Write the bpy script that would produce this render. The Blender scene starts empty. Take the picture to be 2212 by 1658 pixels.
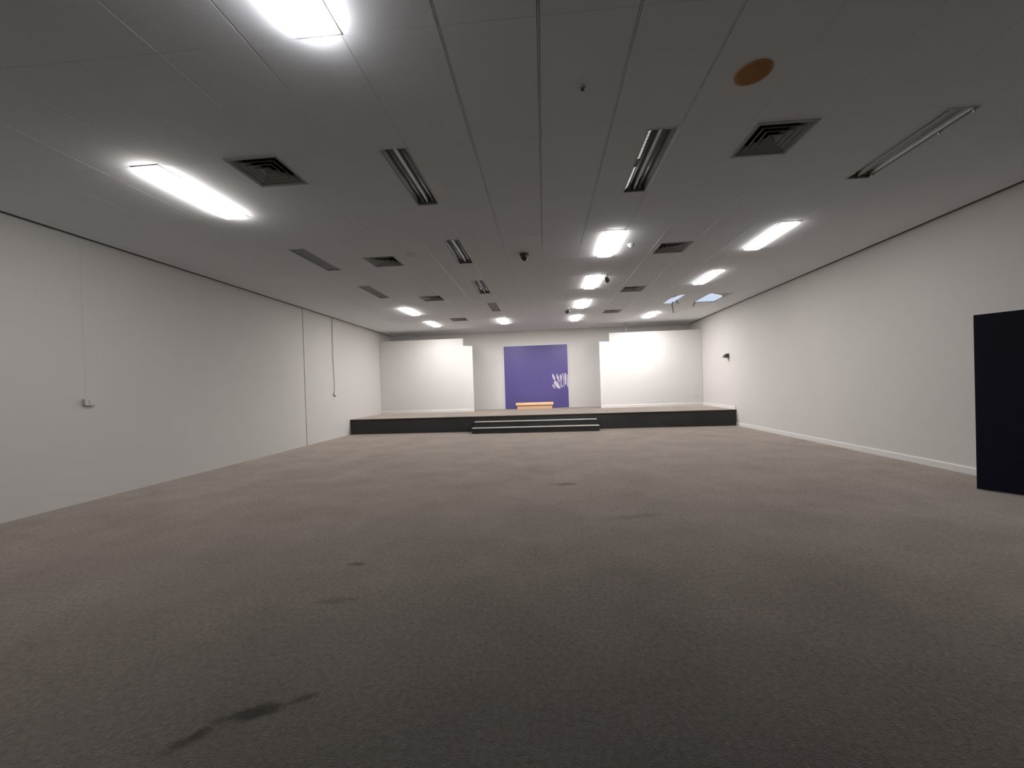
import bpy, bmesh, math, random
from mathutils import Matrix, Vector

random.seed(7)
SC = bpy.context.scene
COL = SC.collection

# ------------------------------------------------------------------ camera
H = 3.579            # ceiling height
CAM_Z = 1.379
F_PX, CX, CY = 866.87, 1113.9, 841.85
YAW, PITCH, ROLL = 0.0720, -0.0093, 0.0317


def make_camera():
    cyw, syw = math.cos(YAW), math.sin(YAW)
    cp, sp = math.cos(PITCH), math.sin(PITCH)
    fwd = Vector((-syw * cp, cyw * cp, sp))
    right = Vector((cyw, syw, 0))
    up = right.cross(fwd)
    c, s = math.cos(ROLL), math.sin(ROLL)
    r2 = c * right - s * up
    u2 = s * right + c * up
    cam = bpy.data.cameras.new('camera')
    cam.sensor_fit = 'HORIZONTAL'
    cam.sensor_width = 36.0
    cam.lens = F_PX / 2212.0 * 36.0
    cam.shift_x = -(CX - 1106.0) / 2212.0
    cam.shift_y = (CY - 829.0) / 2212.0
    cam.clip_start = 0.02
    o = bpy.data.objects.new('camera', cam)
    COL.objects.link(o)
    m = Matrix((r2, u2, -fwd)).transposed().to_4x4()
    m.translation = Vector((0, 0, CAM_Z))
    o.matrix_world = m
    SC.camera = o


make_camera()

# ------------------------------------------------------------------ world, exposure
SC.view_settings.view_transform = 'Standard'
SC.view_settings.look = 'None'
SC.view_settings.exposure = 0.38
SC.view_settings.gamma = 1.0
SC.view_settings.use_curve_mapping = False
SC.cycles.diffuse_bounces = 7
SC.cycles.max_bounces = 10
SC.cycles.sample_clamp_indirect = 6.0

W = bpy.data.worlds.new('overcast_daylight')
SC.world = W
W.use_nodes = True
bg = W.node_tree.nodes['Background']
bg.inputs['Color'].default_value = (0.60, 0.69, 0.86, 1)
bg.inputs['Strength'].default_value = 0.78

# radiance of the lit lamps (row, Y)
LAMP = {
    ('left_inner', 1.82): 38.0,
    ('left_outer', 4.15): 34.0,
    ('left_outer', 11.09): 42.0,
    ('left_outer', 13.42): 58.0,
    ('left_inner', 13.42): 96.0,
    ('right_inner', 6.47): 32.0,
    ('right_inner', 8.80): 38.0,
    ('right_inner', 11.12): 58.0,
    ('right_inner', 13.42): 90.0,
    ('right_outer', 6.53): 15.0,
    ('right_outer', 8.88): 21.0,
    ('right_outer', 13.45): 90.0,
}

# ------------------------------------------------------------------ materials


def nodes_of(name):
    m = bpy.data.materials.new(name)
    m.use_nodes = True
    nt = m.node_tree
    return m, nt, nt.nodes['Principled BSDF']


def simple(name, col, rough=0.6, metal=0.0, var=0.06, scale=6.0, bump=0.0, bscale=80.0, spec=0.5):
    """painted surface with a slight procedural mottling and fine relief"""
    m, nt, b = nodes_of(name)
    N, L = nt.nodes, nt.links
    tc = N.new('ShaderNodeTexCoord')
    nz = N.new('ShaderNodeTexNoise')
    nz.inputs['Scale'].default_value = scale
    nz.inputs['Detail'].default_value = 4.0
    L.new(tc.outputs['Object'], nz.inputs['Vector'])
    mx = N.new('ShaderNodeMix')
    mx.data_type = 'RGBA'
    mx.inputs['A'].default_value = tuple(c * (1 - var) for c in col) + (1,)
    mx.inputs['B'].default_value = tuple(min(1, c * (1 + var)) for c in col) + (1,)
    L.new(nz.outputs['Fac'], mx.inputs['Factor'])
    L.new(mx.outputs['Result'], b.inputs['Base Color'])
    b.inputs['Roughness'].default_value = rough
    b.inputs['Metallic'].default_value = metal
    b.inputs['Specular IOR Level'].default_value = spec
    if bump > 0:
        n2 = N.new('ShaderNodeTexNoise')
        n2.inputs['Scale'].default_value = bscale
        n2.inputs['Detail'].default_value = 3.0
        L.new(tc.outputs['Object'], n2.inputs['Vector'])
        bp = N.new('ShaderNodeBump')
        bp.inputs['Strength'].default_value = bump
        bp.inputs['Distance'].default_value = 0.004
        L.new(n2.outputs['Fac'], bp.inputs['Height'])
        L.new(bp.outputs['Normal'], b.inputs['Normal'])
    return m


def emitter(name, col, strength):
    m, nt, b = nodes_of(name)
    b.inputs['Base Color'].default_value = (0.9, 0.9, 0.9, 1)
    b.inputs['Roughness'].default_value = 0.4
    b.inputs['Emission Color'].default_value = col + (1,)
    b.inputs['Emission Strength'].default_value = strength
    return m


def carpet_material(name, base, stains=(), sheen=0.35):
    m, nt, b = nodes_of(name)
    N, L = nt.nodes, nt.links
    geo = N.new('ShaderNodeNewGeometry')
    big = N.new('ShaderNodeTexNoise')
    big.inputs['Scale'].default_value = 1.3
    big.inputs['Detail'].default_value = 6.0
    big.inputs['Roughness'].default_value = 0.65
    L.new(geo.outputs['Position'], big.inputs['Vector'])
    mid = N.new('ShaderNodeTexNoise')
    mid.inputs['Scale'].default_value = 38.0
    mid.inputs['Detail'].default_value = 4.0
    mid.inputs['Roughness'].default_value = 0.8
    L.new(geo.outputs['Position'], mid.inputs['Vector'])
    ramp = N.new('ShaderNodeMapRange')
    ramp.inputs['From Min'].default_value = 0.3
    ramp.inputs['From Max'].default_value = 0.7
    ramp.inputs['To Min'].default_value = 0.86
    ramp.inputs['To Max'].default_value = 1.12
    L.new(big.outputs['Fac'], ramp.inputs['Value'])
    ramp2 = N.new('ShaderNodeMapRange')
    ramp2.inputs['From Min'].default_value = 0.3
    ramp2.inputs['From Max'].default_value = 0.7
    ramp2.inputs['To Min'].default_value = 0.7
    ramp2.inputs['To Max'].default_value = 1.3
    L.new(mid.outputs['Fac'], ramp2.inputs['Value'])
    mul = N.new('ShaderNodeMath')
    mul.operation = 'MULTIPLY'
    L.new(ramp.outputs['Result'], mul.inputs[0])
    L.new(ramp2.outputs['Result'], mul.inputs[1])
    val = mul.outputs[0]
    # ragged worn stains: ellipse distance broken up by noise
    sn = N.new('ShaderNodeTexNoise')
    sn.inputs['Scale'].default_value = 9.0
    sn.inputs['Detail'].default_value = 5.0
    sn.inputs['Roughness'].default_value = 0.7
    L.new(geo.outputs['Position'], sn.inputs['Vector'])
    for (x, y, rx, ry, ang, depth) in stains:
        mp = N.new('ShaderNodeMapping')
        mp.vector_type = 'TEXTURE'
        mp.inputs['Location'].default_value = (x, y, 0)
        mp.inputs['Rotation'].default_value = (0, 0, ang)
        mp.inputs['Scale'].default_value = (rx, ry, 1)
        L.new(geo.outputs['Position'], mp.inputs['Vector'])
        ln = N.new('ShaderNodeVectorMath')
        ln.operation = 'LENGTH'
        L.new(mp.outputs['Vector'], ln.inputs[0])
        ad = N.new('ShaderNodeMath')
        ad.operation = 'MULTIPLY_ADD'
        L.new(sn.outputs['Fac'], ad.inputs[0])
        ad.inputs[1].default_value = 1.7
        L.new(ln.outputs['Value'], ad.inputs[2])
        mr = N.new('ShaderNodeMapRange')
        mr.interpolation_type = 'SMOOTHSTEP'
        mr.inputs['From Min'].default_value = 1.25
        mr.inputs['From Max'].default_value = 1.85
        mr.inputs['To Min'].default_value = depth
        mr.inputs['To Max'].default_value = 1.0
        L.new(ad.outputs[0], mr.inputs['Value'])
        m2 = N.new('ShaderNodeMath')
        m2.operation = 'MULTIPLY'
        L.new(val, m2.inputs[0])
        L.new(mr.outputs['Result'], m2.inputs[1])
        val = m2.outputs[0]
    col = N.new('ShaderNodeMix')
    col.data_type = 'RGBA'
    col.blend_type = 'MULTIPLY'
    col.inputs['Factor'].default_value = 1.0
    col.inputs['A'].default_value = base + (1,)
    L.new(val, col.inputs['B'])
    L.new(col.outputs['Result'], b.inputs['Base Color'])
    b.inputs['Roughness'].default_value = 0.95
    b.inputs['Specular IOR Level'].default_value = 0.1
    b.inputs['Sheen Weight'].default_value = sheen
    b.inputs['Sheen Roughness'].default_value = 0.45
    tint = N.new('ShaderNodeMix')
    tint.data_type = 'RGBA'
    tint.blend_type = 'MULTIPLY'
    tint.inputs['Factor'].default_value = 1.0
    tint.inputs['A'].default_value = (0.88, 0.77, 0.68, 1)
    L.new(val, tint.inputs['B'])
    L.new(tint.outputs['Result'], b.inputs['Sheen Tint'])
    pile = N.new('ShaderNodeTexNoise')
    pile.inputs['Scale'].default_value = 160.0
    pile.inputs['Detail'].default_value = 2.0
    L.new(geo.outputs['Position'], pile.inputs['Vector'])
    bp = N.new('ShaderNodeBump')
    bp.inputs['Strength'].default_value = 0.5
    bp.inputs['Distance'].default_value = 0.006
    L.new(pile.outputs['Fac'], bp.inputs['Height'])
    L.new(bp.outputs['Normal'], b.inputs['Normal'])
    return m


def wood_material(name, ca, cb):
    m, nt, b = nodes_of(name)
    N, L = nt.nodes, nt.links
    tc = N.new('ShaderNodeTexCoord')
    mp = N.new('ShaderNodeMapping')
    mp.inputs['Scale'].default_value = (1.5, 14, 14)
    L.new(tc.outputs['Object'], mp.inputs['Vector'])
    nz = N.new('ShaderNodeTexNoise')
    nz.inputs['Scale'].default_value = 3.0
    nz.inputs['Detail'].default_value = 6.0
    L.new(mp.outputs['Vector'], nz.inputs['Vector'])
    mx = N.new('ShaderNodeMix')
    mx.data_type = 'RGBA'
    mx.inputs['A'].default_value = ca + (1,)
    mx.inputs['B'].default_value = cb + (1,)
    L.new(nz.outputs['Fac'], mx.inputs['Factor'])
    L.new(mx.outputs['Result'], b.inputs['Base Color'])
    b.inputs['Roughness'].default_value = 0.5
    return m


STAINS = [
    (-1.30, 1.64, 0.20, 0.055, 0.45, 0.42),
    (-1.12, 1.73, 0.10, 0.03, 0.5, 0.55),
    (-1.47, 1.50, 0.12, 0.05, 0.8, 0.5),
    (0.25, 5.59, 0.22, 0.10, 0.0, 0.62),
    (-1.54, 3.09, 0.10, 0.05, 0.0, 0.6),
    (-1.42, 2.55, 0.16, 0.05, 0.2, 0.75),
    (0.9, 4.2, 0.35, 0.10, 0.3, 0.82),
]
M = {}
M['wall'] = simple('white_wall_paint', (0.57, 0.553, 0.530), 0.75, var=0.03, scale=0.9, bump=0.12, bscale=55)
M['panel'] = simple('white_partition_paint', (0.62, 0.603, 0.59), 0.7, var=0.02, scale=1.5, bump=0.05)
M['tile'] = simple('ceiling_tile_white', (0.90, 0.90, 0.91), 0.85, var=0.02, scale=2.0, bump=0.15, bscale=120)
M['tee'] = simple('ceiling_grid_white', (0.82, 0.82, 0.82), 0.35, var=0.02)
M['tee_back'] = simple('ceiling_grid_back', (0.45, 0.45, 0.45), 0.8)
M['skirt'] = simple('white_gloss_skirting', (0.68, 0.663, 0.645), 0.4, var=0.02)
M['gap'] = simple('shadow_gap_grey', (0.10, 0.10, 0.095), 0.8)
M['carpet'] = carpet_material('charcoal_brown_carpet', (0.046, 0.041, 0.035), STAINS, sheen=1.0)
M['riser'] = carpet_material('charcoal_stage_carpet', (0.056, 0.055, 0.053), sheen=0.05)
M['stage_top'] = carpet_material('stage_top_carpet', (0.06, 0.053, 0.047), sheen=1.0)
M['nosing'] = simple('worn_grey_nosing', (0.20, 0.19, 0.175), 0.6)
M['blue'] = simple('violet_blue_paint', (0.080, 0.063, 0.215), 0.45, var=0.05, scale=1.2)
M['lilac_edge'] = simple('pale_lilac_edge', (0.62, 0.58, 0.70), 0.5)
M['decal'] = simple('pale_lilac_vinyl', (0.47, 0.43, 0.51), 0.5, var=0.18, scale=14)
M['navy'] = simple('dark_navy_door_paint', (0.0045, 0.006, 0.019), 0.55, var=0.1, spec=0.2)
M['timber'] = wood_material('pale_timber', (0.72, 0.44, 0.25), (0.84, 0.56, 0.34))
M['timber_dark'] = wood_material('tan_timber', (0.50, 0.31, 0.19), (0.62, 0.40, 0.25))
M['frame'] = simple('white_enamel_frame', (0.55, 0.55, 0.54), 0.45)
M['housing'] = simple('galvanised_housing', (0.28, 0.29, 0.29), 0.5, metal=0.3)
M['reflector'] = simple('aluminium_reflector', (0.52, 0.54, 0.54), 0.38, metal=0.9, var=0.05, scale=3)
M['tube'] = simple('white_glass_tube', (0.62, 0.63, 0.63), 0.18, var=0.02)
M['clip'] = simple('chrome_clip', (0.85, 0.87, 0.88), 0.12, metal=1.0, var=0.02)
M['off_diffuser'] = simple('grey_prismatic_diffuser', (0.085, 0.09, 0.086), 0.45, var=0.05, scale=20)
M['vane'] = simple('vent_vane_grey', (0.40, 0.40, 0.385), 0.6)
M['duct'] = simple('black_duct', (0.03, 0.03, 0.03), 0.9)
M['plastic'] = simple('white_plastic', (0.56, 0.545, 0.52), 0.45, var=0.02)
M['conduit'] = simple('painted_conduit', (0.565, 0.55, 0.527), 0.75, var=0.02)
M['dark'] = simple('dark_grey_plastic', (0.055, 0.052, 0.05), 0.5)
M['dark_glass'] = simple('smoked_dome', (0.03, 0.028, 0.028), 0.2)
M['orange'] = simple('orange_brown_stain', (0.42, 0.19, 0.05), 0.8, var=0.12, scale=9)
M['orange_rim'] = simple('rusty_rim', (0.50, 0.28, 0.11), 0.8, var=0.12, scale=9)
M['cable'] = simple('dark_cable', (0.05, 0.048, 0.045), 0.6)
M['cord'] = simple('grey_cord', (0.13, 0.12, 0.115), 0.6)
M['steel'] = simple('painted_steel_rod', (0.24, 0.235, 0.23), 0.5)
M['fibro'] = simple('broken_tile_edge', (0.60, 0.60, 0.60), 0.9, var=0.1, scale=30)
M['spot_glass'] = emitter('spot_lens_glow', (1.0, 0.95, 0.9), 4.0)

# ------------------------------------------------------------------ mesh helpers


def bm_box(bm, x0, x1, y0, y1, z0, z1):
    v = [bm.verts.new(p) for p in ((x0, y0, z0), (x1, y0, z0), (x1, y1, z0), (x0, y1, z0),
                                   (x0, y0, z1), (x1, y0, z1), (x1, y1, z1), (x0, y1, z1))]
    for f in ((0, 3, 2, 1), (4, 5, 6, 7), (0, 1, 5, 4), (1, 2, 6, 5), (2, 3, 7, 6), (3, 0, 4, 7)):
        bm.faces.new([v[i] for i in f])


def bm_prism(bm, pts, axis, a, b):
    """extrude a 2-D outline along an axis ('y': pts are x,z ; 'z': pts are x,y ; 'x': pts are y,z)"""
    def mk(p, t):
        if axis == 'y':
            return (p[0], t, p[1])
        if axis == 'z':
            return (p[0], p[1], t)
        return (t, p[0], p[1])
    lo = [bm.verts.new(mk(p, a)) for p in pts]
    hi = [bm.verts.new(mk(p, b)) for p in pts]
    n = len(pts)
    bm.faces.new(lo)
    bm.faces.new(hi[::-1])
    for i in range(n):
        bm.faces.new((lo[i], hi[i], hi[(i + 1) % n], lo[(i + 1) % n]))


def bm_lathe(bm, prof, n=24, cx=0, cy=0):
    rings = []
    for r, z in prof:
        if r < 1e-5:
            rings.append([bm.verts.new((cx, cy, z))])
        else:
            rings.append([bm.verts.new((cx + r * math.cos(2 * math.pi * k / n), cy + r * math.sin(2 * math.pi * k / n), z)) for k in range(n)])
    for a, b in zip(rings, rings[1:]):
        for k in range(n):
            k2 = (k + 1) % n
            if len(a) == 1 and len(b) == 1:
                continue
            if len(a) == 1:
                bm.faces.new((a[0], b[k], b[k2]))
            elif len(b) == 1:
                bm.faces.new((a[k], b[0], a[k2]))
            else:
                bm.faces.new((a[k], b[k], b[k2], a[k2]))


def bm_tube(bm, pts, r, n=8):
    pts = [Vector(p) for p in pts]
    rings = []
    for i, p in enumerate(pts):
        d = (pts[min(i + 1, len(pts) - 1)] - pts[max(i - 1, 0)]).normalized()
        a = d.cross(Vector((0.13, 0.31, 0.94)))
        if a.length < 0.05:
            a = d.cross(Vector((1, 0, 0)))
        a.normalize()
        b = d.cross(a)
        rings.append([bm.verts.new(p + r * (math.cos(2 * math.pi * k / n) * a + math.sin(2 * math.pi * k / n) * b)) for k in range(n)])
    for ra, rb in zip(rings, rings[1:]):
        for k in range(n):
            bm.faces.new((ra[k], ra[(k + 1) % n], rb[(k + 1) % n], rb[k]))
    bm.faces.new(rings[0])
    bm.faces.new(rings[-1][::-1])


def obj(name, bm, mat, parent=None, loc=None, smooth=False, bevel=0.0, fix=True):
    if fix:
        bmesh.ops.recalc_face_normals(bm, faces=bm.faces[:])
    if bevel > 0:
        bmesh.ops.bevel(bm, geom=[e for e in bm.edges], offset=bevel, segments=2, affect='EDGES', profile=0.6)
    me = bpy.data.meshes.new(name)
    bm.to_mesh(me)
    bm.free()
    me.materials.append(mat)
    if smooth:
        for p in me.polygons:
            p.use_smooth = True
    o = bpy.data.objects.new(name, me)
    COL.objects.link(o)
    if parent is not None:
        o.parent = parent
    if loc is not None:
        o.location = loc
    return o


def box_obj(name, ext, mat, parent=None, bevel=0.0, loc=None):
    bm = bmesh.new()
    bm_box(bm, *ext)
    return obj(name, bm, mat, parent, loc, bevel=bevel)


def tag(o, label, cat, group=None, kind=None):
    o['label'] = label
    o['category'] = cat
    if group:
        o['group'] = group
    if kind:
        o['kind'] = kind
    return o


def thing(name, label, cat, loc=(0, 0, 0), rotz=0.0, group=None, kind=None):
    o = bpy.data.objects.new(name, None)
    o.empty_display_size = 0.1
    COL.objects.link(o)
    o.location = loc
    o.rotation_euler = (0, 0, rotz)
    return tag(o, label, cat, group, kind)


# ------------------------------------------------------------------ room dimensions
XL, XR = -6.236, 5.690
Y0, Y1 = -9.0, 16.0          # wall behind the camera, rear wall of the stage
YST = 12.42                  # stage front
ZST = 0.48                   # stage height
YP = 14.90                   # front face of the white side partitions
T = 0.16

# floor
tag(box_obj('floor', (XL - T, XR + 1.6, Y0 - T, Y1 + T, -0.12, 0.0), M['carpet']),
    'dark brown-grey worn carpet floor with stains', 'floor', kind='structure')

# left wall in two slabs with an open vertical joint between them
bm = bmesh.new()
bm_box(bm, XL - T, XL, Y0 - T, 10.045, 0, H + 0.1)
bm_box(bm, XL - T, XL, 10.075, Y1 + T, 0, H + 0.1)
bm_box(bm, XL - T, XL - 0.02, 10.045, 10.075, 0, H + 0.1)
tag(obj('wall_left', bm, M['wall']), 'long white left side wall with one vertical joint', 'wall', kind='structure')

# right wall with a doorway beside the camera
DY0, DY1, DH = 2.82, 4.03, 2.06
bm = bmesh.new()
bm_box(bm, XR, XR + T, Y0 - T, DY0, 0, H + 0.1)
bm_box(bm, XR, XR + T, DY1, Y1 + T, 0, H + 0.1)
bm_box(bm, XR, XR + T, DY0, DY1, DH, H + 0.1)
tag(obj('wall_right', bm, M['wall']), 'long white right side wall with the open navy door', 'wall', kind='structure')

tag(box_obj('wall_stage', (XL, XR, Y1, Y1 + T, 0, H + 0.1), M['wall']),
    'pale rear wall behind the stage between the white partitions', 'wall', kind='structure')
tag(box_obj('wall_entry', (XL, XR, Y0 - T, Y0, 0, H + 0.1), M['wall']),
    'white wall behind the viewpoint', 'wall', kind='structure')

# baseboard along the right wall, floor part and stage part
SK = [(0, 0), (0.016, 0), (0.016, 0.085), (0.010, 0.10), (0, 0.10)]
bm = bmesh.new()
pts = [(XR - 0.002 - p[0], p[1]) for p in SK]
bm_prism(bm, pts, 'y', DY1 + 0.09, YST - 0.005)
bm_prism(bm, [(a, b + ZST) for a, b in pts], 'y', YST + 0.02, YP - 0.01)
tag(obj('baseboard_right', bm, M['skirt']), 'white skirting board along the foot of the right wall', 'baseboard', kind='structure')

# door lining on the doorway beside the camera
bm = bmesh.new()
for y0, y1, z0, z1 in ((DY0 - 0.07, DY0, 0, DH + 0.07), (DY1, DY1 + 0.07, 0, DH + 0.07), (DY0, DY1, DH, DH + 0.07)):
    bm_box(bm, XR - 0.02, XR + T, y0, y1, z0, z1)
tag(obj('trim_1', bm, M['skirt']), 'white lining around the doorway in the right wall', 'door frame', kind='structure')

# dark shadow-gap trims where the ceiling meets the side walls
for n, (x0, x1, side) in enumerate(((XL, XL + 0.09, 'left'), (XR - 0.09, XR, 'right'))):
    bm = bmesh.new()
    bm_box(bm, x0, x1, Y0, Y1, H + 0.012, H + 0.03)
    tag(obj('trim_%d' % (n + 2), bm, M['gap']), 'dark shadow gap between the ceiling and the %s wall' % side, 'trim', kind='structure')

# ------------------------------------------------------------------ ceiling fixtures layout
LW, LL = 0.236, 1.13
ROWX = {'left_outer': -3.72, 'left_inner': -1.315, 'right_inner': 1.095, 'right_outer': 3.548}
CUTS = []                     # rectangles removed from the tiles

LIT = [(r, y) for (r, y) in LAMP]
OPEN = [('left_inner', 4.16), ('right_inner', 4.17), ('right_outer', 4.20), ('left_inner', 6.47), ('left_inner', 8.80)]
OFF = [('left_outer', 6.46), ('left_outer', 8.75), ('left_inner', 11.02)]
for r, y in LIT + OPEN + OFF:
    x = ROWX[r]
    CUTS.append((x - LW / 2 - 0.006, x + LW / 2 + 0.006, y - LL / 2 - 0.006, y + LL / 2 + 0.006))
HOLE1 = (3.405, 3.655, 10.56, 11.70)       # slot left by a missing light
CUTS.append(HOLE1)
VENTS = [(2.165, 3.89), (2.165, 6.81), (2.145, 9.64), (2.13, 12.50),
         (-2.665, 3.82), (-2.665, 6.71), (-2.66, 9.63), (-2.66, 12.75)]
VS = 0.50
for x, y in VENTS:
    CUTS.append((x - VS / 2, x + VS / 2, y - VS / 2, y + VS / 2))

# ------------------------------------------------------------------ ceiling: grid and tiles
PX, PY = 0.605, 1.165
xl = [XL + 0.08] + [0.03 + PX * k for k in range(-10, 10)] + [XR - 0.08]
yl = [2.42 + PY * k for k in range(-1, 12)] + [Y1]
SUNK = {-1, 0, 1, 2}

bm = bmesh.new()


def strips(a0, a1, fixed0, fixed1, along_y, z0, z1):
    """a straight bar cut where fixtures interrupt it"""
    iv = [(a0, a1)]
    for (cx0, cx1, cy0, cy1) in CUTS:
        f0, f1, c0, c1 = (cx0, cx1, cy0, cy1) if along_y else (cy0, cy1, cx0, cx1)
        if f1 <= fixed0 + 1e-4 or f0 >= fixed1 - 1e-4:
            continue
        new = []
        for s, e in iv:
            if c1 <= s or c0 >= e:
                new.append((s, e))
                continue
            if c0 > s:
                new.append((s, c0))
            if c1 < e:
                new.append((c1, e))
        iv = new
    for s, e in iv:
        if e - s < 0.01:
            continue
        if along_y:
            bm_box(bm, fixed0, fixed1, s, e, z0, z1)
        else:
            bm_box(bm, s, e, fixed0, fixed1, z0, z1)


for k in range(-10, 10):
    x = 0.03 + PX * k
    if k in SUNK:
        strips(Y0, 6.4, x - 0.006, x + 0.006, True, H + 0.002, H + 0.016)
        strips(6.4, Y1, x - 0.0095, x + 0.0095, True, H + 0.0003, H + 0.016)
    elif k in (-4, -3, -2, 3, 4, 5):
        strips(Y0, 6.0, x - 0.0058, x + 0.0058, True, H + 0.0002, H + 0.016)
        strips(6.0, Y1, x - 0.0055, x + 0.0055, True, H - 0.0018, H + 0.016)
    else:
        strips(Y0, Y1, x - 0.0058, x + 0.0058, True, H, H + 0.016)
ceiling = obj('ceiling', bm, M['tee'])
tag(ceiling, 'white suspended tile ceiling with lights and air vents', 'ceiling', kind='structure')

bm = bmesh.new()
for k in range(-10, 10):
    x = 0.03 + PX * k
    strips(Y0, Y1, x - 0.03, x + 0.03, True, H + 0.0165, H + 0.022)
for y in yl[:-1]:
    strips(XL, XR, y - 0.02, y + 0.02, False, H + 0.0165, H + 0.022)
strips(Y0, Y1, XL, XL + 0.12, True, H + 0.0305, H + 0.036)
strips(Y0, Y1, XR - 0.12, XR, True, H + 0.0305, H + 0.036)
obj('grid_backing', bm, M['tee_back'], ceiling)

MISSING = (0.03 + PX * 7, 2.42 + PY * 7)    # tile that has fallen out near the right wall
SHARED = {}


def tile_mesh(x0, x1, y0, y1, inset_l, inset_r):
    cuts = [(max(c[0], x0), min(c[1], x1), max(c[2], y0), min(c[3], y1)) for c in CUTS
            if c[0] < x1 - 1e-4 and c[1] > x0 + 1e-4 and c[2] < y1 - 1e-4 and c[3] > y0 + 1e-4]
    key = None
    if not cuts:
        key = (round(x1 - x0, 4), round(y1 - y0, 4), inset_l, inset_r)
        if key in SHARED:
            return SHARED[key]
    ox, oy = (x0 + x1) / 2, (y0 + y1) / 2
    a0, a1, b0, b1 = x0 + inset_l, x1 - inset_r, y0 + 0.0012, y1 - 0.0012
    xs = sorted({a0, a1} | {min(max(v, a0), a1) for c in cuts for v in c[:2]})
    ys = sorted({b0, b1} | {min(max(v, b0), b1) for c in cuts for v in c[2:]})
    nx, ny = len(xs) - 1, len(ys) - 1
    keep = {}
    for i in range(nx):
        for j in range(ny):
            mx, my = (xs[i] + xs[i + 1]) / 2, (ys[j] + ys[j + 1]) / 2
            keep[i, j] = (xs[i + 1] - xs[i] > 1e-4 and ys[j + 1] - ys[j] > 1e-4 and
                          not any(c[0] < mx < c[1] and c[2] < my < c[3] for c in cuts))
    bm = bmesh.new()
    V = {}

    def vert(i, j, t):
        if (i, j, t) not in V:
            V[i, j, t] = bm.verts.new((xs[i] - ox, ys[j] - oy, t * 0.015))
        return V[i, j, t]
    for (i, j), kflag in keep.items():
        if not kflag:
            continue
        bm.faces.new((vert(i, j, 0), vert(i, j + 1, 0), vert(i + 1, j + 1, 0), vert(i + 1, j, 0)))
        bm.faces.new((vert(i, j, 1), vert(i + 1, j, 1), vert(i + 1, j + 1, 1), vert(i, j + 1, 1)))
        for di, dj, p, q in ((-1, 0, (i, j), (i, j + 1)), (1, 0, (i + 1, j + 1), (i + 1, j)),
                             (0, -1, (i + 1, j), (i, j)), (0, 1, (i, j + 1), (i + 1, j + 1))):
            if not keep.get((i + di, j + dj), False):
                bm.faces.new((vert(*p, 0), vert(*p, 1), vert(*q, 1), vert(*q, 0)))
    if not bm.faces:
        bm.free()
        return None
    me = bpy.data.meshes.new('ceiling_tile')
    bm.to_mesh(me)
    bm.free()
    me.materials.append(M['tile'])
    if key:
        SHARED[key] = me
    return me


for i in range(len(xl) - 1):
    for j in range(len(yl) - 1):
        x0, x1, y0, y1 = xl[i], xl[i + 1], yl[j], yl[j + 1]
        if abs(x0 - MISSING[0]) < 0.01 and abs(y0 - MISSING[1]) < 0.01:
            continue
        il = 0.0095 if (i - 11) in SUNK else 0.006
        ir = 0.0095 if (i - 10) in SUNK else 0.006
        me = tile_mesh(x0, x1, y0, y1, il if i else 0.0, ir if i < len(xl) - 2 else 0.0)
        if me is None:
            continue
        t = bpy.data.objects.new('ceiling_tile', me)
        COL.objects.link(t)
        t.parent = ceiling
        t.location = ((x0 + x1) / 2, (y0 + y1) / 2, H + random.uniform(-0.0008, -0.0003))
bm = bmesh.new()
for i in range(len(xl) - 1):
    yb = Y0
    while yb < yl[0] - 0.01:
        ye = min(yb + PY, yl[0])
        x0, x1 = xl[i] + 0.006, xl[i + 1] - 0.006
        cc = [c for c in CUTS if c[0] < x1 and c[1] > x0 and c[2] < ye and c[3] > yb]
        bm_box(bm, x0, x1, yb + 0.003, ye - 0.003, H, H + 0.015)
        yb = ye
o = obj('ceiling_tile_field', bm, M['tile'], ceiling)
o['kind'] = 'stuff'

# ragged remains of the fallen tile and of the edge of the light slot
mx0, my0 = MISSING
rag = [(mx0 + 0.60, my0 + 0.02), (mx0 + 0.60, my0 + 0.62), (mx0 + 0.545, my0 + 0.58), (mx0 + 0.52, my0 + 0.45),
       (mx0 + 0.47, my0 + 0.40), (mx0 + 0.43, my0 + 0.27), (mx0 + 0.33, my0 + 0.22), (mx0 + 0.27, my0 + 0.13),
       (mx0 + 0.16, my0 + 0.09), (mx0 + 0.12, my0 + 0.02)]
bm = bmesh.new()
bm_prism(bm, rag, 'z', H, H + 0.015)
o = obj('ceiling_tile', bm, M['fibro'], ceiling)
o['label'] = 'broken corner left of the fallen ceiling tile'
rag2 = [(3.405, 10.56), (3.56, 10.56), (3.50, 10.66), (3.47, 10.80), (3.43, 10.88), (3.405, 11.02)]
bm = bmesh.new()
bm_prism(bm, rag2, 'z', H, H + 0.015)
o = obj('ceiling_tile', bm, M['fibro'], ceiling)
o['label'] = 'ragged tile edge at the empty light slot'

# ------------------------------------------------------------------ ceiling lights
EM = {}


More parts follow.
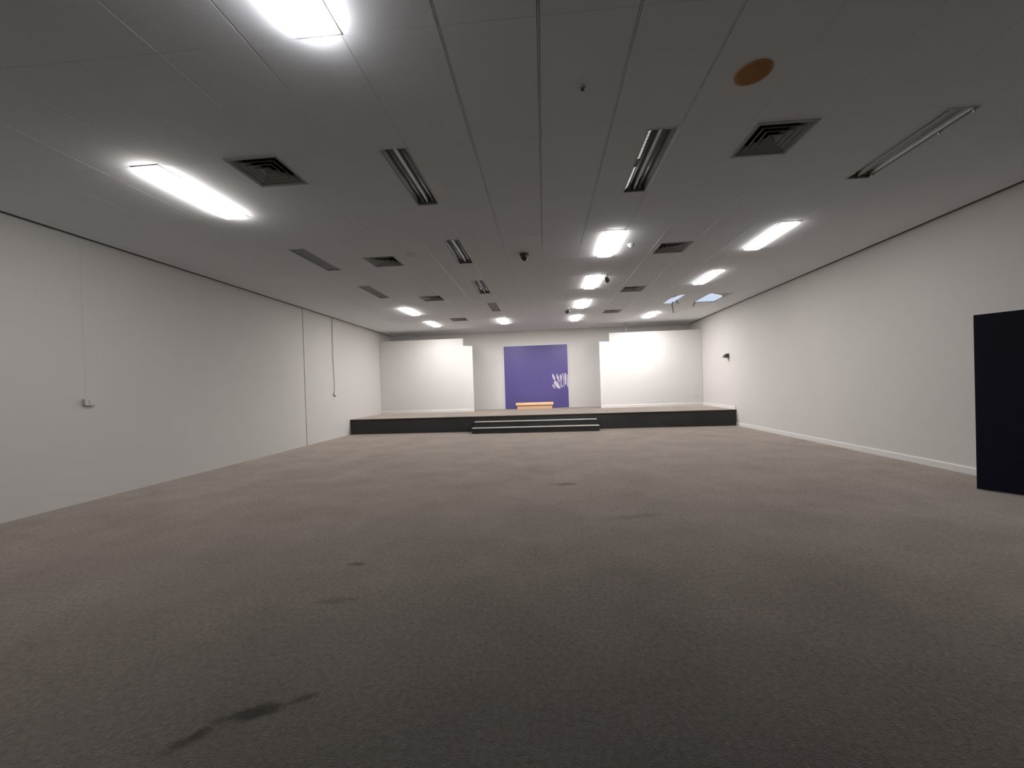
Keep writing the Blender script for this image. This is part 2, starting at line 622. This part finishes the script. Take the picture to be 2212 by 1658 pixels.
def lit_light(row, y, label):
    x = ROWX[row]
    t = thing('ceiling_light', label, 'ceiling light', (x, y, H), group='ceiling lights')
    hw, hl = LW / 2, LL / 2
    bm = bmesh.new()      # housing above the ceiling: open box
    for e in ((-hw, hw, -hl, hl, 0.08, 0.085), (-hw, -hw + 0.004, -hl, hl, 0.0, 0.08), (hw - 0.004, hw, -hl, hl, 0.0, 0.08),
              (-hw, hw, -hl, -hl + 0.004, 0.0, 0.08), (-hw, hw, hl - 0.004, hl, 0.0, 0.08)):
        bm_box(bm, *e)
    obj('housing', bm, M['housing'], t)
    bm = bmesh.new()
    fw = 0.022
    for e in ((-hw - fw, -hw, -hl - fw, hl + fw, -0.006, -0.0005), (hw, hw + fw, -hl - fw, hl + fw, -0.006, -0.0005),
              (-hw, hw, -hl - fw, -hl, -0.006, -0.0005), (-hw, hw, hl, hl + fw, -0.006, -0.0005)):
        bm_box(bm, *e)
    obj('frame', bm, M['frame'], t)
    # dropped wrap-round diffuser with chamfered lower edges and clipped corners
    a, b, c = hw + (0.004 if y < 12.5 else 0.008), hl + (-0.026 if y < 3 else -0.02 if y < 12.5 else 0.0), (0.008 if y < 5 else 0.03)
    dr = 0.048 if y < 3 else 0.042 if y < 5 else 0.034 if y < 7 else (0.026 if y < 12.5 else 0.018)      # added drop, varied along the room to shape side light on the ceiling
    bm = bmesh.new()

    def ring(ax, by, cc, z):
        return [bm.verts.new(p + (z,)) for p in ((-ax + cc, -by), (ax - cc, -by), (ax, -by + cc), (ax, by - cc),
                                                 (ax - cc, by), (-ax + cc, by), (-ax, by - cc), (-ax, -by + cc))]
    r = [ring(a, b, c, -0.007), ring(a, b, c, -dr + 0.008), ring(a - 0.012, b - 0.012, c, -dr)]
    for p, q in zip(r, r[1:]):
        for k in range(8):
            bm.faces.new((p[k], p[(k + 1) % 8], q[(k + 1) % 8], q[k]))
    bm.faces.new(r[-1])
    bm.faces.new(r[0][::-1])
    s = LAMP[row, y]
    key = (s, row == 'left_inner' and y < 3)
    if key not in EM:
        col = (0.93, 0.95, 1.0) if key[1] else (1.0, 0.965, 0.945)
        EM[key] = emitter('lit_diffuser', col, s)
    o = obj('diffuser', bm, EM[key], t)
    o['label'] = 'glowing white diffuser'
    return t


def off_light(row, y, label):
    x = ROWX[row]
    t = thing('ceiling_light', label, 'ceiling light', (x, y, H), group='ceiling lights')
    hw, hl = LW / 2, LL / 2
    bm = bmesh.new()
    for e in ((-hw, hw, -hl, hl, 0.08, 0.085), (-hw, -hw + 0.004, -hl, hl, 0.0, 0.08), (hw - 0.004, hw, -hl, hl, 0.0, 0.08),
              (-hw, hw, -hl, -hl + 0.004, 0.0, 0.08), (-hw, hw, hl - 0.004, hl, 0.0, 0.08)):
        bm_box(bm, *e)
    obj('housing', bm, M['housing'], t)
    bm = bmesh.new()
    fw = 0.012
    for e in ((-hw - fw, -hw, -hl - fw, hl + fw, -0.006, -0.0005), (hw, hw + fw, -hl - fw, hl + fw, -0.006, -0.0005),
              (-hw, hw, -hl - fw, -hl, -0.006, -0.0005), (-hw, hw, hl, hl + fw, -0.006, -0.0005)):
        bm_box(bm, *e)
    obj('frame', bm, M['frame'], t)
    bm = bmesh.new()
    bm_box(bm, -hw + 0.005, hw - 0.005, -hl + 0.005, hl - 0.005, 0.004, 0.010)
    obj('diffuser', bm, M['off_diffuser'], t)
    return t


def open_light(row, y, label, clips=(), louvre=False):
    x = ROWX[row]
    t = thing('ceiling_light', label, 'ceiling light', (x, y, H), group='ceiling lights')
    hw, hl = LW / 2, LL / 2
    bm = bmesh.new()
    for e in ((-hw, hw, -hl, hl, 0.105, 0.11), (-hw, -hw + 0.004, -hl, hl, 0.0, 0.105), (hw - 0.004, hw, -hl, hl, 0.0, 0.105),
              (-hw, hw, -hl, -hl + 0.004, 0.0, 0.105), (-hw, hw, hl - 0.004, hl, 0.0, 0.105)):
        bm_box(bm, *e)
    obj('housing', bm, M['housing'], t)
    bm = bmesh.new()
    fw = 0.012
    for e in ((-hw - fw, -hw, -hl - fw, hl + fw, -0.006, -0.0005), (hw, hw + fw, -hl - fw, hl + fw, -0.006, -0.0005),
              (-hw, hw, -hl - fw, -hl, -0.006, -0.0005), (-hw, hw, hl, hl + fw, -0.006, -0.0005)):
        bm_box(bm, *e)
    obj('frame', bm, M['frame'], t)
    # two parabolic troughs
    prof = []
    for s in (-1, 1):
        c = s * hw * 0.5
        seg = []
        for k in range(9):
            u = -1 + k / 4
            seg.append((c + u * (hw * 0.5 - 0.004), 0.085 - 0.078 * u * u))
        prof += seg
    bm = bmesh.new()
    lo = [bm.verts.new((px, -hl + 0.012, pz)) for px, pz in prof]
    hi = [bm.verts.new((px, hl - 0.012, pz)) for px, pz in prof]
    for k in range(len(prof) - 1):
        bm.faces.new((lo[k], hi[k], hi[k + 1], lo[k + 1]))
    obj('reflector', bm, M['reflector'], t, smooth=True, fix=False)
    for s in (-1, 1):
        c = s * hw * 0.5
        bm = bmesh.new()
        bm_tube(bm, [(c, -hl + 0.045, 0.045), (c, hl - 0.045, 0.045)], 0.013, 10)
        tb = obj('tube', bm, M['tube'], t, smooth=True)
        for e in (-1, 1):
            bm = bmesh.new()
            bm_box(bm, c - 0.018, c + 0.018, min(e * (hl - 0.045), e * (hl - 0.01)), max(e * (hl - 0.045), e * (hl - 0.01)), 0.028, 0.075)
            obj('lamp_holder', bm, M['plastic'], t, bevel=0.003)
    for cy in clips:
        bm = bmesh.new()
        bm_lathe(bm, [(0, -0.028), (0.012, -0.024), (0.018, -0.012), (0.014, -0.001), (0, -0.001)], 12, hw - 0.004, cy)
        obj('clip', bm, M['clip'], t, smooth=True)
    if louvre:      # prismatic side strip still hanging along one edge
        n = 22
        for k in range(n):
            if k in (9, 10, 11):
                continue
            bm = bmesh.new()
            ya = -hl + 0.02 + (LL - 0.04) * k / n
            yb = ya + (LL - 0.04) / n * 0.86
            bm_prism(bm, [(-hw + 0.004, 0.0), (-hw + 0.030, 0.012), (-hw + 0.026, 0.022), (-hw + 0.004, 0.012)], 'y', ya, yb)
            obj('louvre_facet', bm, M['clip'], t)
    return t


LIT_LABELS = {
    ('left_inner', 1.82): 'big lit ceiling light cut off by the top edge of the photo',
    ('left_outer', 4.15): 'long lit ceiling light at upper left, above the left wall',
    ('left_outer', 11.09): 'lit ceiling light near the stage, larger of the two close to the left wall',
    ('left_outer', 13.42): 'small lit ceiling light just above the left white partition',
    ('left_inner', 13.42): 'small lit ceiling light above the left edge of the blue panel',
    ('right_inner', 6.47): 'largest and nearest lit light of the four in a row right of centre',
    ('right_inner', 8.80): 'second lit light from the viewer in the row of four right of centre',
    ('right_inner', 11.12): 'third lit light from the viewer in the row of four right of centre',
    ('right_inner', 13.42): 'farthest lit light of the four right of centre, above the blue panel',
    ('right_outer', 6.53): 'largest lit ceiling light on the right side, near the right wall',
    ('right_outer', 8.88): 'middle lit ceiling light on the right side, before the broken ceiling',
    ('right_outer', 13.45): 'small lit ceiling light above the right white partition',
}
for k in LIT:
    lit_light(k[0], k[1], LIT_LABELS[k])
open_light('left_inner', 4.16, 'unlit grey open reflector light, nearest left of the ceiling centre line')
open_light('right_inner', 4.17, 'unlit open reflector light with a glittering left edge, right of centre', louvre=True)
open_light('right_outer', 4.20, 'unlit twin-tube light with shiny clips at the upper right', clips=(-0.55, -0.25, 0.50))
open_light('left_inner', 6.47, 'unlit open light showing two pale tubes, second left of centre')
open_light('left_inner', 8.80, 'small unlit open light with pale tubes, third left of centre')
off_light('left_outer', 6.46, 'unlit light with flat grey diffuser, behind the long lit light on the left')
off_light('left_outer', 8.75, 'dark unlit light with grey diffuser before the two lit lights near left wall')
off_light('left_inner', 11.02, 'small unlit grey light just before the lit light above the blue panel')

# ------------------------------------------------------------------ air vents
VL = ['largest dark four-way air vent, upper right of the ceiling',
      'second air vent on the right, beside the nearest lit light',
      'third air vent from the viewer on the right half of the ceiling',
      'farthest small air vent on the right half of the ceiling',
      'largest grey air vent on the left, beside the long lit light',
      'second air vent from the viewer on the left half of the ceiling',
      'third air vent from the viewer on the left half of the ceiling',
      'farthest air vent on the left, above the left white partition']


def vane_ring(bm, ho, hi, z0, z1, th=0.003):
    def sq(h, z):
        return [bm.verts.new((sx * h, sy * h, z)) for sx, sy in ((-1, -1), (1, -1), (1, 1), (-1, 1))]
    a, b, c, d = sq(ho, z0), sq(hi, z1), sq(hi - th, z1), sq(ho - th, z0)
    for p, q in ((a, b), (b, c), (c, d), (d, a)):
        for k in range(4):
            k2 = (k + 1) % 4
            bm.faces.new((p[k], p[k2], q[k2], q[k]))


vent_proto = None
for (x, y), lab in zip(VENTS, VL):
    t = thing('air_vent', lab, 'air vent', (x, y, H), group='ceiling air vents')
    if vent_proto is None:
        bm = bmesh.new()
        h = VS / 2
        for e in ((-h - 0.012, -h + 0.014, -h - 0.012, h + 0.012), (h - 0.014, h + 0.012, -h - 0.012, h + 0.012),
                  (-h + 0.014, h - 0.014, -h - 0.012, -h + 0.014), (-h + 0.014, h - 0.014, h - 0.014, h + 0.012)):
            bm_box(bm, *e, -0.007, -0.0005)
        parts = [obj('frame', bm, M['vane'], t)]
        for ho in (0.234, 0.178, 0.122, 0.066):
            bm = bmesh.new()
            vane_ring(bm, ho, ho - 0.062, -0.001, 0.05)
            parts.append(obj('vane', bm, M['vane'], t))
        bm = bmesh.new()
        for e in ((-h, h, -h, h, 0.16, 0.165), (-h, -h + 0.003, -h, h, 0, 0.16), (h - 0.003, h, -h, h, 0, 0.16),
                  (-h, h, -h, -h + 0.003, 0, 0.16), (-h, h, h - 0.003, h, 0, 0.16)):
            bm_box(bm, *e)
        parts.append(obj('duct', bm, M['duct'], t))
        vent_proto = parts
    else:
        for p in vent_proto:
            c = p.copy()
            COL.objects.link(c)
            c.parent = t

# ------------------------------------------------------------------ stage, steps
st = thing('stage', 'low dark carpeted stage across the far end of the room', 'stage', (0, YST, 0))
bm = bmesh.new()
bm_box(bm, XL + 0.004, XR - 0.004, 0.0, Y1 - YST - 0.004, 0.002, ZST - 0.03)
obj('riser', bm, M['riser'], st)
bm = bmesh.new()
prof = [(-0.015, ZST - 0.03), (-0.018, ZST - 0.015), (-0.010, ZST - 0.002), (0.01, ZST), (Y1 - YST - 0.004, ZST), (Y1 - YST - 0.004, ZST - 0.03)]
bm_prism(bm, prof, 'x', XL + 0.004, XR - 0.004)
obj('stage_deck', bm, M['stage_top'], st)

sp = thing('stage_steps', 'two dark carpeted steps up to the middle of the stage', 'steps', (-0.32, 11.83, 0))
for k, (y0, hx, z0, z1) in enumerate(((0.0, 1.88, 0.002, 0.16), (0.29, 1.85, 0.16, 0.32))):
    bm = bmesh.new()
    bm_box(bm, -hx, hx, y0, YST - 11.83 - 0.02, z0, z1)
    s = obj('step', bm, M['riser'], sp, bevel=0.008)
    bm = bmesh.new()
    pr = [(y0 - 0.016, z1 - 0.014), (y0 - 0.012, z1 + 0.002), (y0 + 0.004, z1 + 0.006), (y0 + 0.26, z1 + 0.006), (y0 + 0.26, z1 + 0.0005), (y0 - 0.002, z1 + 0.0005), (y0 - 0.002, z1 - 0.014)]
    bm_prism(bm, pr, 'x', -hx - 0.004, hx + 0.004)
    n = obj('tread_cover', bm, M['nosing'], s)
    n['label'] = 'worn grey tread edge'

# ------------------------------------------------------------------ white partitions on the stage
TP = 0.09


def partition(pts, label, base_x):
    t = thing('partition', label, 'partition', ((pts[0][0] + pts[1][0]) / 2, YP, ZST))
    ox = t.location.x
    bm = bmesh.new()
    bm_prism(bm, [(a - ox, b - ZST) for a, b in pts], 'y', 0.0, TP)
    obj('board', bm, M['panel'], t, bevel=0.006)
    bm = bmesh.new()
    bm_prism(bm, [(-p[0], p[1]) for p in SK], 'x', base_x[0] - ox, base_x[1] - ox)
    obj('skirting', bm, M['skirt'], t)
    return t


partition([(XL + 0.004, ZST + 0.002), (-2.66, ZST + 0.002), (-2.66, 2.935), (-3.005, 2.965), (-3.005, 3.235), (XL + 0.004, 3.235)],
          'white stepped-top partition on the left side of the stage', (XL + 0.004, -2.66))
partition([(2.05, ZST + 0.002), (XR - 0.004, ZST + 0.002), (XR - 0.004, 3.215), (2.415, 3.215), (2.415, 2.91), (2.05, 2.905)],
          'white stepped-top partition with a bright light spot, right side of the stage', (2.05, XR - 0.004))
bm = bmesh.new()
bm_tube(bm, [(3.02, YP + 0.045, 3.20), (3.02, YP + 0.045, H)], 0.018, 10)
tag(obj('support_rod', bm, M['steel']), 'dark rod from the right partition up to the ceiling', 'rod')

# two socket plates low on the right partition
for z, lab in ((1.12, 'upper small socket plate on the right partition'), (0.83, 'lower small socket plate on the right partition')):
    t = thing('wall_socket', lab, 'socket', (5.45, YP, z), group='sockets on the right partition')
    box_obj('plate', (-0.058, 0.058, -0.010, -0.0005, -0.036, 0.036), M['panel'], t, bevel=0.003)
    for sx in (-0.028, 0.028):
        box_obj('outlet', (sx - 0.012, sx + 0.012, -0.0135, -0.0105, -0.014, 0.012), M['vane'], t)

# ------------------------------------------------------------------ violet blue panel and its decal
YB = Y1
t = thing('blue_panel', 'large violet-blue panel on the wall at the back of the stage', 'panel', (-0.32, YB, ZST))
box_obj('board', (-1.26, 1.26, -0.03, -0.001, 0.004, 2.49), M['blue'], t, bevel=0.004)
for e in ((-1.285, -1.262, -0.034, -0.001, 0.004, 2.515), (1.262, 1.285, -0.034, -0.001, 0.004, 2.515), (-1.262, 1.262, -0.034, -0.001, 2.492, 2.515)):
    o = box_obj('edge_strip', e, M['lilac_edge'], t)
    o['label'] = 'pale lilac edge strip'

STROKES = [
    [(460, 430), (530, 400), (580, 560), (640, 620), (640, 860), (710, 930), (640, 935), (480, 730), (430, 560)],
    [(740, 420), (830, 440), (850, 640), (910, 560), (930, 900), (1110, 1090), (1080, 1140), (860, 930), (760, 700)],
    [(980, 460), (1050, 480), (1110, 560), (1130, 640), (1110, 1000), (1020, 900), (980, 640)],
    [(1130, 390), (1220, 400), (1265, 620), (1255, 1000), (1310, 1370), (1230, 1330), (1220, 1000), (1210, 640)],
    [(1345, 365), (1420, 385), (1450, 800), (1420, 1220), (1330, 1180), (1300, 800), (1310, 560)],
    [(1490, 480), (1560, 500), (1575, 900), (1630, 1430), (1545, 1450), (1470, 1250), (1490, 900)],
    [(520, 1000), (640, 935), (760, 945), (850, 1050), (900, 1130), (920, 1220), (1030, 1410), (900, 1480), (820, 1440), (700, 1330), (600, 1200)],
    [(420, 1170), (520, 1160), (600, 1330), (650, 1490), (560, 1410), (450, 1290)],
    [(1010, 1150), (1100, 1150), (1160, 1410), (1090, 1370), (1020, 1260)],
]
t = thing('wall_decal', 'pale lilac brush-like decal at the right edge of the blue panel', 'decal', (0.65, YB - 0.03, 1.25))
for s in STROKES:
    q = []
    for a, b in s:
        px, py = 1180 + a / 33.17, 795 + b / 33.17
        X = 0.33 + (px - 1194) * 0.01835
        Z = 1.81 - (py - 808) * 0.0186
        q.append((min(X, 0.936) - 0.65, Z - 1.25))
    bm = bmesh.new()
    bm_prism(bm, q, 'y', -0.007, -0.002)
    obj('stroke', bm, M['decal'], t)

# ------------------------------------------------------------------ timber bench in front of the blue panel
t = thing('timber_bench', 'low pale timber box bench in front of the blue panel', 'bench', (-0.40, 15.40, ZST))
box_obj('top_board', (-0.72, 0.72, -0.03, 0.34, 0.155, 0.245), M['timber'], t, bevel=0.01)
box_obj('front_board', (-0.67, 0.67, 0.0, 0.03, 0.001, 0.155), M['timber_dark'], t, bevel=0.003)
for sx in (-1, 1):
    box_obj('end_board', (min(sx * 0.67, sx * 0.64), max(sx * 0.67, sx * 0.64), 0.03, 0.31, 0.001, 0.155), M['timber_dark'], t, bevel=0.003)

# ------------------------------------------------------------------ navy door, swung open off the right wall
hinge = Vector((XR - 0.035, 4.05))
free = Vector((5.0, 5.05))
dv = free - hinge
LD = dv.length
t = thing('door_1', 'tall dark navy door standing open at the right edge', 'door', (hinge.x, hinge.y, 0), math.atan2(dv.y, dv.x), kind='structure')
box_obj('door_leaf', (0.012, LD, -0.045, 0.0, 0.012, 2.035), M['navy'], t, bevel=0.003)
for z in (0.25, 1.02, 1.80):
    bm = bmesh.new()
    bm_tube(bm, [(0, 0.004, z - 0.05), (0, 0.004, z + 0.05)], 0.009, 10)
    obj('hinge', bm, M['steel'], t)

# ------------------------------------------------------------------ small things on the left wall
t = thing('wall_switch', 'small pale switch box low on the near left wall', 'switch', (XL, 5.05, 1.345), group='left wall switches')
box_obj('box', (0.0005, 0.05, -0.065, 0.065, -0.045, 0.045), M['plastic'], t, bevel=0.008)
box_obj('rocker', (0.0505, 0.058, -0.02, 0.02, -0.026, 0.026), M['plastic'], t, bevel=0.002)
box_obj('conduit', (0.0003, 0.0022, -0.02, 0.02, 0.047, H - 1.36), M['conduit'], t)

t = thing('pull_cord', 'thin dark cord hanging down the left wall near the stage', 'cord', (XL, 11.48, 1.30))
bm = bmesh.new()
bm_tube(bm, [(0.02 + 0.003 * math.sin(k), 0.012 * math.sin(k * 0.6), 0.06 + (H - 1.37) * k / 14) for k in range(15)], 0.0065, 6)
obj('cord', bm, M['cord'], t)
box_obj('end_box', (0.0005, 0.045, -0.03, 0.03, -0.03, 0.055), M['plastic'], t, bevel=0.006)
box_obj('knob', (0.01, 0.04, 0.03, 0.06, -0.055, -0.02), M['cord'], t, bevel=0.005)

# dark bracket sensor on the right wall above the stage
t = thing('wall_sensor', 'small dark sensor bracket on the right wall above the stage', 'sensor', (XR, 12.85, 2.11))
bm = bmesh.new()
bm_prism(bm, [(-0.0005, -0.06), (-0.0005, 0.07), (-0.07, 0.065), (-0.14, 0.0), (-0.155, -0.03), (-0.05, -0.055)], 'y', -0.06, 0.06)
obj('head', bm, M['dark'], t, bevel=0.006)
bm = bmesh.new()
bm_prism(bm, [(-0.0005, -0.075), (-0.0005, -0.062), (-0.17, -0.036), (-0.175, -0.046)], 'y', -0.065, 0.065)
obj('shelf', bm, M['plastic'], t)

# ------------------------------------------------------------------ small things on the ceiling
t = thing('dome_camera', 'dark dome camera on the middle of the ceiling', 'camera', (-0.27, 6.70, H))
bm = bmesh.new()
bm_lathe(bm, [(0, -0.0005), (0.075, -0.0005), (0.075, -0.03), (0.066, -0.04), (0, -0.04)], 24)
obj('base', bm, M['dark'], t, smooth=False)
bm = bmesh.new()
bm_lathe(bm, [(0.062, -0.041), (0.058, -0.075), (0.042, -0.105), (0.02, -0.12), (0, -0.124)], 24)
obj('dome', bm, M['dark_glass'], t, smooth=True)

t = thing('smoke_detector', 'small white round smoke detector right of the nearest light in the lit row', 'detector', (1.44, 6.52, H))
bm = bmesh.new()
bm_lathe(bm, [(0, -0.0005), (0.055, -0.0005), (0.055, -0.018), (0.046, -0.03), (0, -0.03)], 24)
obj('base', bm, M['plastic'], t)
bm = bmesh.new()
bm_lathe(bm, [(0.034, -0.0305), (0.03, -0.048), (0.016, -0.055), (0, -0.056)], 20)
obj('chamber', bm, M['skirt'], t, smooth=True)

t = thing('sprinkler', 'tiny dark sprinkler on the near ceiling right of centre', 'sprinkler', (0.35, 3.03, H))
bm = bmesh.new()
bm_lathe(bm, [(0, -0.0005), (0.022, -0.0005), (0.020, -0.005), (0, -0.005)], 16)
obj('collar', bm, M['vane'], t)
bm = bmesh.new()
bm_lathe(bm, [(0.006, -0.0055), (0.006, -0.02), (0.013, -0.022), (0.013, -0.024), (0, -0.025)], 12)
obj('head', bm, M['dark'], t)

t = thing('round_cover', 'round orange-brown disc on the dark upper right ceiling', 'disc', (1.565, 3.03, H))
bm = bmesh.new()
bm_lathe(bm, [(0, -0.0005), (0.125, -0.0005), (0.122, -0.006), (0.104, -0.009)], 36)
obj('rim', bm, M['orange_rim'], t)
bm = bmesh.new()
bm_lathe(bm, [(0.104, -0.0085), (0.06, -0.010), (0, -0.0105)], 36)
obj('plate', bm, M['orange'], t, smooth=True)

bm = bmesh.new()
bm_lathe(bm, [(0, -0.0005), (0.085, -0.0005), (0.08, -0.012), (0, -0.014)], 24)
o = obj('ceiling_speaker', bm, M['plastic'], None, (-2.09, 6.42, H))
tag(o, 'faint grey round speaker on the ceiling right of the second left vent', 'speaker')


def spotlight(loc, target, label, power, size_deg, blend):
    t = thing('spotlight', label, 'spotlight', loc, group='ceiling spotlights')
    bm = bmesh.new()
    bm_lathe(bm, [(0, -0.0005), (0.045, -0.0005), (0.045, -0.015), (0.012, -0.02), (0.012, -0.06), (0, -0.06)], 20)
    obj('mount', bm, M['plastic'], t)
    d = (Vector(target) - (Vector(loc) + Vector((0, 0, -0.09)))).normalized()
    q = d.to_track_quat('Z', 'Y')
    bm = bmesh.new()
    bm_lathe(bm, [(0, -0.07), (0.03, -0.07), (0.045, -0.04), (0.048, 0.06), (0.044, 0.06), (0.040, 0.035)], 24)
    c = obj('can', bm, M['dark'], t, (0, 0, -0.09))
    c.rotation_mode = 'QUATERNION'
    c.rotation_quaternion = q
    bm = bmesh.new()
    bm_lathe(bm, [(0.040, 0.035), (0, 0.036)], 24)
    obj('lens', bm, M['spot_glass'], c)
    li = bpy.data.lights.new('spot_beam', 'SPOT')
    li.energy = power
    li.color = (1.0, 0.965, 0.94)
    li.spot_size = math.radians(size_deg)
    li.spot_blend = blend
    li.shadow_soft_size = 0.035
    lo = bpy.data.objects.new('spot_beam', li)
    COL.objects.link(lo)
    lo.parent = t
    lo.location = Vector((0, 0, -0.09)) + d * 0.075
    lo.rotation_mode = 'QUATERNION'
    lo.rotation_quaternion = d.to_track_quat('-Z', 'Y')
    return t


spotlight((1.33, 8.30, H), (3.45, YP, 2.45), 'small dark spotlight beside the second lit light right of centre', 120, 15, 0.8)
spotlight((0.74, 11.70, H), (-3.25, YP, 2.45), 'small spotlight left of the two farthest lit lights right of centre', 32, 40, 1.0)

# cables dangling from the broken ceiling
for pts, lab in (
        ([(3.62, 11.46, H + 0.01), (3.615, 11.47, H - 0.04), (3.60, 11.46, H - 0.10), (3.63, 11.47, H - 0.17), (3.62, 11.48, H - 0.22), (3.65, 11.48, H - 0.30)],
         'dark cable dangling from the empty blue light slot'),
        ([(3.66, 11.30, H + 0.01), (3.70, 11.31, H - 0.03), (3.73, 11.31, H - 0.09)], 'short cable stub at the right edge of the blue light slot'),
        ([(4.28, 11.60, H + 0.01), (4.23, 11.58, H - 0.08), (4.22, 11.59, H - 0.13)],
         'short cable hanging beside the fallen tile opening near the right wall')):
    bm = bmesh.new()
    bm_tube(bm, pts, 0.011, 6)
    tag(obj('hanging_cable', bm, M['cable']), lab, 'cable', 'cables hanging from the broken ceiling')
